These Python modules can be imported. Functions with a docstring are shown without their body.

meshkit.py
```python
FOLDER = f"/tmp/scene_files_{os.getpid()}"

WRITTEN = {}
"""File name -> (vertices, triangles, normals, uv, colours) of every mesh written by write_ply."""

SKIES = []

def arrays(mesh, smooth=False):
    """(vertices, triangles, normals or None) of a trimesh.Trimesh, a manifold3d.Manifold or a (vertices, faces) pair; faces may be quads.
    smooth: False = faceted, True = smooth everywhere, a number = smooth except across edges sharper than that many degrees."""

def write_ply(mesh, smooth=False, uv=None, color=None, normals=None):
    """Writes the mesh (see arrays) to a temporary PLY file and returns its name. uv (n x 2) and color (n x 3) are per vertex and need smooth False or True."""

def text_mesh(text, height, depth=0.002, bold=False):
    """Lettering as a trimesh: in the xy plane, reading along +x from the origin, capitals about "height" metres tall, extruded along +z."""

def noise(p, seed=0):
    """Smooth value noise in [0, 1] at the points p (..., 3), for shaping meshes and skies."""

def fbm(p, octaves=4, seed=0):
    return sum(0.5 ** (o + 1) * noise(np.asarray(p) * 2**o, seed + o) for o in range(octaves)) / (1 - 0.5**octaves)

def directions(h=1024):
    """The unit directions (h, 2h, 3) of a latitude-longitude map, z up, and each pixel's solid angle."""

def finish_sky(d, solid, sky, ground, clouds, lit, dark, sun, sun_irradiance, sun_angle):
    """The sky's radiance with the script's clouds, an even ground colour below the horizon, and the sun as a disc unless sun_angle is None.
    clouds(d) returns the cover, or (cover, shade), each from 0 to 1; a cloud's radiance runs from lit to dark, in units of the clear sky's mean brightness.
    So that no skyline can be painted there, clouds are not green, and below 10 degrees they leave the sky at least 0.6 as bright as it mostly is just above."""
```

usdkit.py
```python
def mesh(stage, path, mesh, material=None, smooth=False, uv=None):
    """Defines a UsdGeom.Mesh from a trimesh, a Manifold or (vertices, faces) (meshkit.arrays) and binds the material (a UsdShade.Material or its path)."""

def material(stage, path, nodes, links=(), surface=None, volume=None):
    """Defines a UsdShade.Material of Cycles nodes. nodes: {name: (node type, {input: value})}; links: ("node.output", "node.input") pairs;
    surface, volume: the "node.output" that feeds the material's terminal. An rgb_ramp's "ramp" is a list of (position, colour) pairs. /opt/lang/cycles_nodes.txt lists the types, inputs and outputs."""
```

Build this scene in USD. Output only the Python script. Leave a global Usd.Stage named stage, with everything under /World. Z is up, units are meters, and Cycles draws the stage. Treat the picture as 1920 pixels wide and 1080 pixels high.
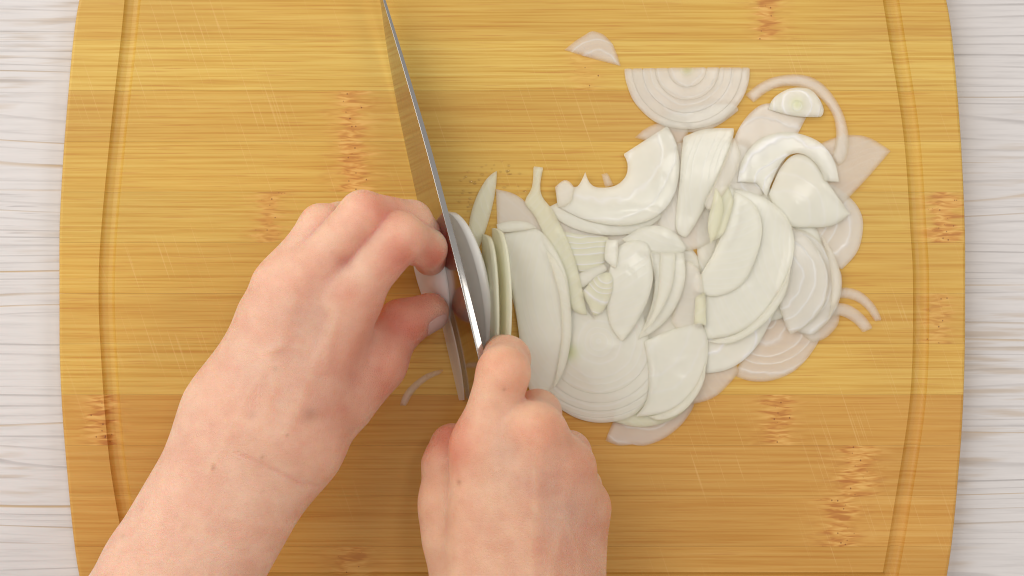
import math, random
import numpy as np, trimesh, manifold3d, shapely
from scipy import ndimage
from scipy.spatial import Delaunay, cKDTree
from shapely.geometry import Polygon, Point, box as sbox
from pxr import Usd, UsdGeom, UsdLux, UsdShade, Gf, Sdf, Vt
import usdkit, meshkit

random.seed(7)
RNG = np.random.default_rng(7)
stage = Usd.Stage.CreateInMemory()
UsdGeom.SetStageUpAxis(stage, UsdGeom.Tokens.z)
UsdGeom.SetStageMetersPerUnit(stage, 1.0)
UsdGeom.Xform.Define(stage, '/World')
UsdGeom.Scope.Define(stage, '/World/Looks')

# ------------------------------------------------------------------ camera
T = 13.0            # board thickness, mm
D = 750.0           # camera height above the board top, mm
S = 0.25            # mm per photograph pixel on the board top
cam = UsdGeom.Camera.Define(stage, '/World/camera')
cam.CreateHorizontalApertureAttr(36.0)
cam.CreateVerticalApertureAttr(20.25)
cam.CreateFocalLengthAttr(36.0 * D / (1920 * S))
cam.CreateClippingRangeAttr(Gf.Vec2f(0.01, 20))
cam.CreateExposureAttr(0.12)
cam.AddTranslateOp().Set(Gf.Vec3d(0, 0, (T + D) / 1000))

# ------------------------------------------------------------------ lamps of the kitchen
def rect_light(name, pos, target, w, h, intensity, color):
    L = UsdLux.RectLight.Define(stage, '/World/' + name)
    L.CreateWidthAttr(w); L.CreateHeightAttr(h)
    L.CreateIntensityAttr(intensity); L.CreateColorAttr(Gf.Vec3f(*color))
    p, t = np.array(pos, float), np.array(target, float)
    zax = (p - t) / np.linalg.norm(p - t)
    xax = np.cross([0, 1, 0.01], zax); xax /= np.linalg.norm(xax)
    yax = np.cross(zax, xax)
    m = Gf.Matrix4d(*xax, 0, *yax, 0, *zax, 0, *p, 1)
    L.AddTransformOp().Set(m)
    return L
rect_light('softbox_lamp', (-0.95, 0.66, 0.95), (0.05, 0.0, 0.0), 1.5, 1.5, 2.35, (1.0, 0.96, 0.915))
rect_light('ceiling_lamp', (0.93, 0.10, 1.20), (0.0, 0.0, 0.0), 0.42, 0.55, 4.5, (1.0, 0.96, 0.90))
rect_light('pendant_lamp', (0.36, 0.32, 1.60), (0.05, 0.05, 0.0), 0.22, 0.22, 15.0, (1.0, 0.97, 0.93))
dome = UsdLux.DomeLight.Define(stage, '/World/room_light')
dome.CreateIntensityAttr(1.0)

def shader(name, nodes, links, surface='p.BSDF', volume=None):
    return usdkit.material(stage, '/World/Looks/' + name, nodes, links, surface=surface, volume=volume)
dm = shader('room_glow', {'b': ('background_shader', {'color': (1.0, 0.96, 0.92), 'strength': 0.46})}, [], surface='b.background')
UsdShade.MaterialBindingAPI.Apply(dome.GetPrim()).Bind(dm)

# ------------------------------------------------------------------ helpers
USED = {}
def numbered(parent, name):
    k = (parent, name); n = USED.get(k, 0); USED[k] = n + 1
    return name if n == 0 else f'{name}_{n:03d}'
def path_of(parent): return '/World' if parent is None else str(parent.GetPath())
def tag(p, label=None, cat=None, group=None, kind=None):
    for k, v in (('label', label), ('category', cat), ('group', group), ('kind', kind)):
        if v: p.SetCustomDataByKey(k, v)
    return p
ORIGIN = {}
def thing(name, label, cat, org, group=None):
    """org in mm, board-top coordinates"""
    n = numbered('/World', name)
    x = UsdGeom.Xform.Define(stage, '/World/' + n)
    o = np.array([org[0], org[1], org[2] + T]) / 1000
    x.AddTranslateOp().Set(Gf.Vec3d(*o))
    ORIGIN['/World/' + n] = o
    return tag(x.GetPrim(), label, cat, group)
def obj(name, mesh, mat, parent=None, smooth=False, var=None, label=None):
    """mesh vertices in mm, board-top coordinates; written in metres relative to the thing"""
    pp = path_of(parent); n = numbered(pp, name)
    root = '/'.join(pp.split('/')[:3])
    o = ORIGIN.get(root, np.zeros(3))
    v, f, nn = meshkit.arrays(mesh, False)
    v = (v + [0, 0, T]) / 1000 - o
    m = usdkit.mesh(stage, pp + '/' + n, (v, f), mat, smooth=smooth)
    if var:
        for k, a in var.items():
            UsdGeom.PrimvarsAPI(m).CreatePrimvar(k, Sdf.ValueTypeNames.Color3fArray, 'vertex').Set(Vt.Vec3fArray.FromNumpy(np.asarray(a, np.float32)))
    p = m.GetPrim()
    if label: p.SetCustomDataByKey('label', label)
    return p
def P(u, v, z=0.0):
    """photograph pixel on the plane z mm above the board -> mm"""
    k = S * (D - z) / D
    return np.array([(u - 960) * k, (540 - v) * k, z])
def PX(pts, z=0.0):
    pts = np.asarray(pts, float); k = S * (D - z) / D
    return np.stack([(pts[:, 0] - 960) * k, (540 - pts[:, 1]) * k], 1)
def srgb(r, g, b):
    c = np.array([r, g, b]) / 255.0
    return tuple(np.where(c <= 0.04045, c / 12.92, ((c + 0.055) / 1.055) ** 2.4))

# ------------------------------------------------------------------ materials
def table_material():
    N = {'g': ('geometry', {}),
         'm1': ('mapping', {'scale': (1.6, 22, 1), 'location': (3.1, 1.7, 0)}),
         'warp': ('noise_texture', {'scale': 1.0, 'detail': 2}),
         'sep': ('separate_xyz', {}),
         'ys': ('math', {'math_type': 'multiply', 'value2': 205.0}),
         'ws': ('math', {'math_type': 'multiply', 'value2': 13.0}),
         'sum': ('math', {'math_type': 'add'}),
         'fr': ('math', {'math_type': 'fraction'}),
         'line': ('rgb_ramp', {'ramp': [(0, (0, 0, 0)), (0.72, (0, 0, 0)), (0.86, (1, 1, 1)), (0.92, (0.9, 0.9, 0.9)), (0.97, (0, 0, 0)), (1, (0, 0, 0))]}),
         'cell': ('math', {'math_type': 'floor'}),
         'rnd': ('white_noise_texture', {'dimensions': '1D'}),
         'm2': ('mapping', {'scale': (9, 60, 1)}),
         'brk': ('noise_texture', {'scale': 1.0, 'detail': 3}),
         'brkr': ('rgb_ramp', {'ramp': [(0.36, (0.12, 0.12, 0.12)), (0.6, (1, 1, 1))]}),
         'mul': ('math', {'math_type': 'multiply'}),
         'mulb': ('math', {'math_type': 'multiply'}),
         'rr': ('rgb_ramp', {'ramp': [(0.0, (0.25, 0.25, 0.25)), (0.5, (0.5, 0.5, 0.5)), (0.9, (1, 1, 1))]}),
         'lc': ('rgb_ramp', {'ramp': [(0.0, srgb(150, 143, 141)), (0.72, srgb(152, 147, 146)), (0.82, srgb(186, 162, 130)), (1, srgb(192, 166, 132))]}),
         'm3': ('mapping', {'scale': (22, 420, 1)}),
         'fib': ('noise_texture', {'scale': 1.0, 'detail': 4, 'roughness': 0.6}),
         'fibr': ('rgb_ramp', {'ramp': [(0.3, srgb(199, 195, 194)), (0.46, srgb(211, 207, 206)), (0.62, srgb(215, 211, 210)), (0.8, srgb(220, 216, 215))]}),
         'm4': ('mapping', {'scale': (28, 480, 1), 'location': (7, 3, 0)}),
         'dash': ('noise_texture', {'scale': 1.0, 'detail': 2}),
         'dashr': ('rgb_ramp', {'ramp': [(0.63, (0, 0, 0)), (0.72, (0.55, 0.55, 0.55))]}),
         'blot': ('noise_texture', {'scale': 9.0, 'detail': 2}),
         'blotr': ('rgb_ramp', {'ramp': [(0.5, (0, 0, 0)), (0.62, (1, 1, 1))]}),
         'dm': ('math', {'math_type': 'multiply'}),
         'mixd': ('mix', {'color2': srgb(163, 157, 158)}),
         'm5': ('mapping', {'scale': (20, 260, 1), 'location': (4, 9, 0)}), 'pn': ('noise_texture', {'scale': 1.0, 'detail': 3}), 'pr': ('rgb_ramp', {'ramp': [(0.5, (0, 0, 0)), (0.66, (.6, .6, .6))]}),
         'pb': ('noise_texture', {'scale': 13.0, 'detail': 1, 'distortion': 0.4}), 'pbr': ('rgb_ramp', {'ramp': [(0.50, (0, 0, 0)), (0.60, (1, 1, 1))]}), 'pm': ('math', {'math_type': 'multiply'}), 'px': ('mix', {'color2': srgb(186, 168, 148)}),
         'mix': ('mix', {}),
         'bmp': ('bump', {'strength': 0.35, 'distance': 0.0004, 'invert': True}),
         'p': ('principled_bsdf', {'roughness': 0.55, 'specular_ior_level': 0.35})}
    L = [('g.position', 'm1.vector'), ('m1.vector', 'warp.vector'), ('g.position', 'sep.vector'), ('sep.y', 'ys.value1'),
         ('warp.fac', 'ws.value1'), ('ys.value', 'sum.value1'), ('ws.value', 'sum.value2'), ('sum.value', 'fr.value1'), ('fr.value', 'line.fac'),
         ('sum.value', 'cell.value1'), ('cell.value', 'rnd.w'), ('rnd.value', 'rr.fac'), ('rnd.value', 'lc.fac'),
         ('g.position', 'm2.vector'), ('m2.vector', 'brk.vector'), ('brk.fac', 'brkr.fac'), ('brkr.color', 'mul.value1'), ('line.color', 'mul.value2'),
         ('mul.value', 'mulb.value1'), ('rr.color', 'mulb.value2'),
         ('g.position', 'm3.vector'), ('m3.vector', 'fib.vector'), ('fib.fac', 'fibr.fac'),
         ('g.position', 'm4.vector'), ('m4.vector', 'dash.vector'), ('dash.fac', 'dashr.fac'), ('g.position', 'blot.vector'), ('blot.fac', 'blotr.fac'),
         ('dashr.color', 'dm.value1'), ('blotr.color', 'dm.value2'), ('dm.value', 'mixd.fac'), ('fibr.color', 'mixd.color1'),
         ('g.position', 'm5.vector'), ('m5.vector', 'pn.vector'), ('pn.fac', 'pr.fac'), ('g.position', 'pb.vector'), ('pb.fac', 'pbr.fac'), ('pr.color', 'pm.value1'), ('pbr.color', 'pm.value2'), ('mixd.color', 'px.color1'), ('pm.value', 'px.fac'), ('px.color', 'mix.color1'), ('lc.color', 'mix.color2'), ('mulb.value', 'mix.fac'), ('mix.color', 'p.base_color'),
         ('mulb.value', 'bmp.height'), ('bmp.normal', 'p.normal')]
    return shader('whitewashed_wood', N, L)

def bamboo_material(name, seed, tone, nodes=(), orange=0.0):
    """strip of bamboo: fine fibres along x; growth nodes at the x positions (mm) in nodes = [(x, half width, strength)]"""
    t = np.array(tone)
    lin = lambda c: np.array(c)
    light, mid, dark, deep = lin(srgb(229, 192, 106)), lin(srgb(221, 178, 88)), lin(srgb(209, 159, 68)), lin(srgb(194, 136, 53))
    org = lin(srgb(209, 150, 66))
    f = lambda c: tuple(np.clip((1 - orange) * c * t + orange * org * t, 0, 0.92))
    N = {'g': ('geometry', {}),
         'm1': ('mapping', {'scale': (11, 760, 1), 'location': (seed * 3.7, seed * 11.3, 0)}),
         'n1': ('noise_texture', {'scale': 1.0, 'detail': 3, 'roughness': 0.62}),
         'r1': ('rgb_ramp', {'ramp': [(0.22, f(deep)), (0.38, f(dark)), (0.52, f(mid)), (0.72, f(light)), (1, f(light * 1.03))]}),
         'm2': ('mapping', {'scale': (1.6, 210, 1), 'location': (seed * 5.1, seed * 7.7, 0)}),
         'n2': ('noise_texture', {'scale': 1.0, 'detail': 2}),
         'r2': ('rgb_ramp', {'ramp': [(0.3, (0.965, 0.94, 0.90)), (0.46, (1, 1, 1)), (0.75, (1.02, 1.03, 1.04))]}),
         'mm': ('mix_color', {'blend_type': 'multiply', 'fac': 1.0, 'use_clamp': False}),
         'm3': ('mapping', {'scale': (11, 17, 1), 'location': (seed * 1.3, 0, 0)}),
         'n3': ('noise_texture', {'scale': 1.0, 'detail': 1}),
         'r3': ('rgb_ramp', {'ramp': [(0.3, (0.93, 0.90, 0.84)), (0.7, (1.05, 1.06, 1.08))]}),
         'mm2': ('mix_color', {'blend_type': 'multiply', 'fac': 1.0, 'use_clamp': False}),
         'bmp': ('bump', {'strength': 0.25, 'distance': 0.0002}),
         'rgh': ('rgb_ramp', {'ramp': [(0.3, (0.36, 0.36, 0.36)), (0.7, (0.52, 0.52, 0.52))]}),
         'p': ('principled_bsdf', {'specular_ior_level': 0.4})}
    L = [('g.position', 'm1.vector'), ('m1.vector', 'n1.vector'), ('n1.fac', 'r1.fac'),
         ('g.position', 'm2.vector'), ('m2.vector', 'n2.vector'), ('n2.fac', 'r2.fac'),
         ('r1.color', 'mm.a'), ('r2.color', 'mm.b'),
         ('g.position', 'm3.vector'), ('m3.vector', 'n3.vector'), ('n3.fac', 'r3.fac'), ('mm.result', 'mm2.a'), ('r3.color', 'mm2.b'),
         ('n1.fac', 'bmp.height'), ('bmp.normal', 'p.normal'), ('n3.fac', 'rgh.fac'), ('rgh.color', 'p.roughness')]
    # vascular dashes and knife scars
    N['dm'] = ('mapping', {'scale': (38, 1500, 1), 'location': (seed * 2.9, 0, 0)}); N['dn'] = ('noise_texture', {'scale': 1.0, 'detail': 1}); N['dr'] = ('rgb_ramp', {'ramp': [(0.60, (0, 0, 0)), (0.70, (.42, .42, .42))]})
    N['dx'] = ('mix', {'color2': srgb(186, 122, 52)})
    L += [('g.position', 'dm.vector'), ('dm.vector', 'dn.vector'), ('dn.fac', 'dr.fac'), ('mm2.result', 'dx.color1'), ('dr.color', 'dx.fac')]
    N['km'] = ('mapping', {'scale': (22, 1300, 1)}); N['ko'] = ('mapping', {'rotation': (0, 0, 1.25)}); N['kn'] = ('noise_texture', {'scale': 1.0, 'detail': 0}); N['kr'] = ('rgb_ramp', {'ramp': [(0.71, (0, 0, 0)), (0.76, (.24, .24, .24))]})
    N['kb'] = ('noise_texture', {'scale': 16.0, 'detail': 1}); N['kbr'] = ('rgb_ramp', {'ramp': [(0.48, (0, 0, 0)), (0.62, (1, 1, 1))]}); N['kx'] = ('math', {'math_type': 'multiply'})
    N['ky'] = ('mix', {'color2': srgb(232, 196, 130)})
    L += [('g.position', 'ko.vector'), ('ko.vector', 'km.vector'), ('km.vector', 'kn.vector'), ('kn.fac', 'kr.fac'), ('g.position', 'kb.vector'), ('kb.fac', 'kbr.fac'), ('kr.color', 'kx.value1'), ('kbr.color', 'kx.value2'), ('dx.color', 'ky.color1'), ('kx.value', 'ky.fac')]
    col = 'ky.color'
    if nodes:
        N['s'] = ('separate_xyz', {}); L.append(('g.position', 's.vector'))
        N['wm'] = ('mapping', {'scale': (60, 420, 1), 'location': (0, seed * 2.2, 0)}); N['wn'] = ('noise_texture', {'scale': 1.0, 'detail': 1})
        N['wr'] = ('math', {'math_type': 'multiply_add', 'value2': 0.020, 'value3': -0.010})
        N['wx'] = ('math', {'math_type': 'add'})
        L += [('g.position', 'wm.vector'), ('wm.vector', 'wn.vector'), ('wn.fac', 'wr.value1'), ('s.x', 'wx.value1'), ('wr.value', 'wx.value2')]
        N['sp'] = ('mapping', {'scale': (420, 330, 1), 'location': (seed * 9.1, seed * 4.3, 0)}); N['vo'] = ('voronoi_texture', {'scale': 1.0})
        N['vr'] = ('rgb_ramp', {'ramp': [(0.0, (.8, .8, .8)), (0.09, (.8, .8, .8)), (0.18, (0, 0, 0))]})
        N['sq'] = ('mapping', {'scale': (95, 560, 1), 'location': (seed * 6.3, seed * 8.9, 0)}); N['sn'] = ('noise_texture', {'scale': 1.0, 'detail': 2, 'distortion': 0.7})
        N['sr'] = ('rgb_ramp', {'ramp': [(0.36, srgb(178, 112, 48)), (0.48, srgb(202, 142, 66)), (0.62, srgb(222, 174, 96))]})
        L += [('g.position', 'sp.vector'), ('sp.vector', 'vo.vector'), ('vo.distance', 'vr.fac'), ('g.position', 'sq.vector'), ('sq.vector', 'sn.vector'), ('sn.fac', 'sr.fac')]
        for i, (x, hw, st) in enumerate(nodes):
            st = min(1.0, 1.2 * st)
            x, hw = x / 1000, hw / 1000
            N[f'd{i}'] = ('math', {'math_type': 'subtract', 'value2': x}); N[f'a{i}'] = ('math', {'math_type': 'absolute'})
            N[f'q{i}'] = ('math', {'math_type': 'divide', 'value2': hw * 3})
            N[f'k{i}'] = ('rgb_ramp', {'ramp': [(0.0, (st,) * 3), (0.24, (st * .95,) * 3), (0.42, (st * .38,) * 3), (1.0, (0, 0, 0))]})
            N[f'x{i}'] = ('mix', {})
            L += [('wx.value', f'd{i}.value1'), (f'd{i}.value', f'a{i}.value1'), (f'a{i}.value', f'q{i}.value1'), (f'q{i}.value', f'k{i}.fac'),
                  (col, f'x{i}.color1'), ('sr.color', f'x{i}.color2'), (f'k{i}.color', f'x{i}.fac')]
            # pores
            N[f'kk{i}'] = ('rgb_ramp', {'ramp': [(0.0, (1, 1, 1)), (0.22, (1, 1, 1)), (0.32, (0, 0, 0))]})
            N[f'pm{i}'] = ('math', {'math_type': 'multiply'})
            N[f'y{i}'] = ('mix', {'color2': srgb(112, 58, 20)})
            L += [(f'q{i}.value', f'kk{i}.fac'), (f'kk{i}.color', f'pm{i}.value1'), ('vr.color', f'pm{i}.value2'), (f'x{i}.color', f'y{i}.color1'), (f'pm{i}.value', f'y{i}.fac')]
            col = f'y{i}.color'
    L.append((col, 'p.base_color'))
    return shader(name, N, L)

def onion_material(name, col, clear=0.3, rough=0.20, rings=True, ring_col=(0.99, 0.98, 0.95)):
    N = {'a': ('attribute', {'attribute': 'ring'}), 'sa': ('separate_color', {}), 'g': ('geometry', {}),
         'wn': ('noise_texture', {'scale': 90.0, 'detail': 2}), 'wm': ('math', {'math_type': 'multiply_add', 'value2': 0.9, 'value3': -0.45}),
         'ra': ('math', {'math_type': 'add'}), 'fr': ('math', {'math_type': 'fraction'}),
         'rr': ('rgb_ramp', {'ramp': [(0.0, (1, 1, 1)), (0.10, (0.35, 0.35, 0.35)), (0.2, (0, 0, 0)), (0.55, (0.1, 0.1, 0.1)), (0.88, (0.3, 0.3, 0.3)), (1.0, (1, 1, 1))]}),
         'rg': ('math', {'math_type': 'multiply'}),
         'n': ('noise_texture', {'scale': 260.0, 'detail': 3}), 'nr': ('rgb_ramp', {'ramp': [(0.3, tuple(np.array(col) * 0.975)), (0.7, col)]}),
         'mc': ('mix', {'color2': ring_col}), 'gm': ('mix', {'color2': (0.70, 0.76, 0.36)}),
         'bh': ('math', {'math_type': 'add'}), 'nn': ('math', {'math_type': 'multiply', 'value2': 0.04}),
         'b': ('bump', {'strength': 0.35, 'distance': 0.0003}),
         'p': ('principled_bsdf', {'roughness': rough, 'specular_ior_level': 0.5, 'ior': 1.36, 'subsurface_weight': 0.4, 'subsurface_radius': (1.0, 1.0, 0.95), 'subsurface_scale': 0.0007}), 'tr': ('translucent_bsdf', {}), 'dt': ('mix_closure', {'fac': 0.0}),
         't': ('transparent_bsdf', {'color': (0.97, 0.95, 0.90)}),
         'cl': ('math', {'math_type': 'multiply_add', 'value2': -0.16, 'value3': clear, 'use_clamp': True}),
         'a2': ('attribute', {'attribute': 'thin'}), 's2': ('separate_color', {}), 'te': ('math', {'math_type': 'multiply_add', 'value2': 0.34}),
         'm': ('mix_closure', {})}
    L = [('a.color', 'sa.color'), ('g.position', 'wn.vector'), ('wn.fac', 'wm.value1'), ('sa.r', 'ra.value1'), ('wm.value', 'ra.value2'), ('ra.value', 'fr.value1'), ('fr.value', 'rr.fac'),
         ('rr.color', 'rg.value1'), ('sa.g', 'rg.value2'), ('g.position', 'n.vector'), ('n.fac', 'nr.fac'), ('nr.color', 'mc.color1'), ('rg.value', 'mc.fac'),
         ('mc.color', 'gm.color1'), ('sa.b', 'gm.fac'), ('gm.color', 'p.base_color'),
         ('n.fac', 'nn.value1'), ('rg.value', 'bh.value1'), ('nn.value', 'bh.value2'), ('bh.value', 'b.height'), ('b.normal', 'p.normal'),
         ('rg.value', 'cl.value1'), ('a2.color', 's2.color'), ('s2.r', 'te.value1'), ('cl.value', 'te.value3'), ('te.value', 'm.fac'), ('gm.color', 'tr.color'), ('b.normal', 'tr.normal'), ('p.BSDF', 'dt.closure1'), ('tr.BSDF', 'dt.closure2'), ('dt.closure', 'm.closure1'), ('t.BSDF', 'm.closure2')]
    return shader(name, N, L, surface='m.closure')

def skin_material(name, base, red, pale, seed):
    N = {'g': ('geometry', {}), 'a': ('attribute', {'attribute': 'tone'}), 's': ('separate_color', {}),
         'n1': ('noise_texture', {'scale': 75.0, 'detail': 3, 'roughness': 0.55}), 'r1': ('rgb_ramp', {'ramp': [(0.34, (0, 0, 0)), (0.66, (1, 1, 1))]}),
         'm0': ('mix', {'color1': base, 'color2': pale}),
         'n2': ('noise_texture', {'scale': 170.0, 'detail': 3}), 'r2': ('rgb_ramp', {'ramp': [(0.45, (0, 0, 0)), (0.8, (0.16, 0.16, 0.16))]}),
         'm1': ('mix', {'color2': red}), 'm2': ('mix', {'color2': red}), 'm3': ('mix', {'color2': srgb(150, 92, 62)}), 'm4': ('mix', {'color2': srgb(176, 150, 140)}),
         'v': ('voronoi_texture', {'feature': 'distance_to_edge', 'scale': 780.0}), 'vr': ('rgb_ramp', {'ramp': [(0.0, (0, 0, 0)), (0.18, (1, 1, 1))]}),
         'n3': ('noise_texture', {'scale': 1500.0, 'detail': 3}), 'bh': ('math', {'math_type': 'add'}),
         'b': ('bump', {'strength': 0.45, 'distance': 0.0003}),
         'rg': ('rgb_ramp', {'ramp': [(0.3, (0.36, 0.36, 0.36)), (0.7, (0.48, 0.48, 0.48))]}),
         'p': ('principled_bsdf', {'subsurface_weight': 1.0, 'subsurface_method': 'random_walk', 'subsurface_radius': (1.0, 0.38, 0.22), 'subsurface_scale': 0.0022, 'specular_ior_level': 0.42})}
    L = [('a.color', 's.color'), ('g.position', 'n1.vector'), ('n1.fac', 'r1.fac'), ('r1.color', 'm0.fac'), ('g.position', 'n2.vector'), ('n2.fac', 'r2.fac'),
         ('m0.color', 'm1.color1'), ('r2.color', 'm1.fac'), ('m1.color', 'm2.color1'), ('s.r', 'm2.fac'), ('m2.color', 'm3.color1'), ('s.g', 'm3.fac'),
         ('m3.color', 'm4.color1'), ('s.b', 'm4.fac'), ('m4.color', 'p.base_color'),
         ('g.position', 'v.vector'), ('v.distance', 'vr.fac'), ('g.position', 'n3.vector'), ('vr.color', 'bh.value1'), ('n3.fac', 'bh.value2'), ('bh.value', 'b.height'), ('b.normal', 'p.normal'),
         ('n1.fac', 'rg.fac'), ('rg.color', 'p.roughness')]
    return shader(name, N, L)

M_TABLE = table_material()
M_SKIN = skin_material('skin', srgb(221, 176, 151), srgb(194, 104, 84), srgb(228, 190, 165), 1)
M_SKIN2 = skin_material('skin_warm', srgb(212, 164, 136), srgb(198, 118, 96), srgb(222, 182, 153), 2)
M_NAIL = shader('nail', {'p': ('principled_bsdf', {'base_color': srgb(216, 158, 146), 'roughness': 0.28, 'subsurface_weight': 0.5, 'subsurface_scale': 0.001, 'subsurface_radius': (1, .5, .4)})}, [])
O_WHITE = onion_material('onion_white', (0.99, 0.978, 0.83), 0.22)
O_PALE = onion_material('onion_pale', (0.985, 0.945, 0.84), 0.44)
O_CLEAR = onion_material('onion_clear', (0.97, 0.91, 0.82), 0.58)
O_FILM = onion_material('onion_film', (0.80, 0.74, 0.70), 0.62)
O_GREEN = onion_material('onion_green', (0.955, 0.95, 0.70), 0.3)
O_SKIN = onion_material('onion_outer', (0.95, 0.94, 0.90), 0.03, rough=0.20)
M_STEEL = shader('steel', {'g': ('geometry', {}), 'm': ('mapping', {'scale': (60, 60, 500)}), 'n': ('noise_texture', {'scale': 1.0, 'detail': 3}),
                           'r': ('rgb_ramp', {'ramp': [(0.3, (0.12,) * 3), (0.7, (0.16,) * 3)]}), 'b': ('bump', {'strength': 0.02, 'distance': 0.0001}),
                           'p': ('principled_bsdf', {'base_color': (0.50, 0.48, 0.46), 'metallic': 1.0})},
                 [('g.position', 'm.vector'), ('m.vector', 'n.vector'), ('n.fac', 'r.fac'), ('r.color', 'p.roughness')])
M_STEEL2 = shader('bolster_steel', {'p': ('principled_bsdf', {'base_color': (0.5, 0.49, 0.48), 'metallic': 1.0, 'roughness': 0.3})}, [])
M_GRIP = shader('black_grip', {'g': ('geometry', {}), 'n': ('noise_texture', {'scale': 900.0, 'detail': 2}), 'b': ('bump', {'strength': 0.2, 'distance': 0.0002}),
                               'p': ('principled_bsdf', {'base_color': (0.025, 0.025, 0.027), 'roughness': 0.45})}, [('g.position', 'n.vector'), ('n.fac', 'b.height'), ('b.normal', 'p.normal')])
M_WATER = shader('juice', {'f': ('fresnel', {'ior': 1.38}), 't': ('transparent_bsdf', {}), 'g': ('glossy_bsdf', {'roughness': 0.04}), 'm': ('mix_closure', {})}, [('f.fac', 'm.fac'), ('t.BSDF', 'm.closure1'), ('g.BSDF', 'm.closure2')], surface='m.closure')

# ------------------------------------------------------------------ table
def grid_sheet(x0, x1, y0, y1, z, n):
    xs, ys = np.linspace(x0, x1, n), np.linspace(y0, y1, n)
    v = np.array([(x, y, z) for y in ys for x in xs])
    f = [(j * n + i, j * n + i + 1, (j + 1) * n + i + 1, (j + 1) * n + i) for j in range(n - 1) for i in range(n - 1)]
    return v, np.array(f)
bx = trimesh.creation.box((900, 620, 20)); bx.apply_translation((0, 0, -T - 10))
tag(obj('table', bx, M_TABLE), 'whitewashed wooden table top with brown grain lines under the bamboo board', None, None, 'structure')

# ------------------------------------------------------------------ cutting board
def catmull(pts, closed=True, step=8.0):
    """pts (u, v[, 1 = corner]); a smooth closed line through them"""
    pts = [(p[0], p[1], p[2] if len(p) > 2 else 0) for p in pts]
    n = len(pts); out = []
    Q = np.array([p[:2] for p in pts], float); C = [bool(p[2]) for p in pts]
    for i in range(n if closed else n - 1):
        p0, p1, p2, p3 = Q[i - 1 if (closed or i > 0) else i], Q[i], Q[(i + 1) % n], Q[(i + 2) % n if (closed or i + 2 < n) else n - 1]
        m1 = (p2 - p1) * 1.0 if C[i] else (p2 - p0) * 0.5
        m2 = (p2 - p1) * 1.0 if C[(i + 1) % n] else (p3 - p1) * 0.5
        if C[i] and not C[(i + 1) % n]: m1 = 1.5 * (p2 - p1) - 0.5 * m2
        if C[(i + 1) % n] and not C[i]: m2 = 1.5 * (p2 - p1) - 0.5 * m1
        L = np.linalg.norm(p2 - p1)
        m1, m2 = (m * min(1, 1.6 * L / max(np.linalg.norm(m), 1e-9)) for m in (m1, m2))
        k = max(2, int(L / step)); t = np.linspace(0, 1, k, endpoint=False)[:, None]
        out.append((2 * t**3 - 3 * t**2 + 1) * p1 + (t**3 - 2 * t**2 + t) * m1 + (-2 * t**3 + 3 * t**2) * p2 + (t**3 - t**2) * m2)
    r = np.vstack(out)
    return r if closed else np.vstack([r, Q[-1]])

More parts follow.
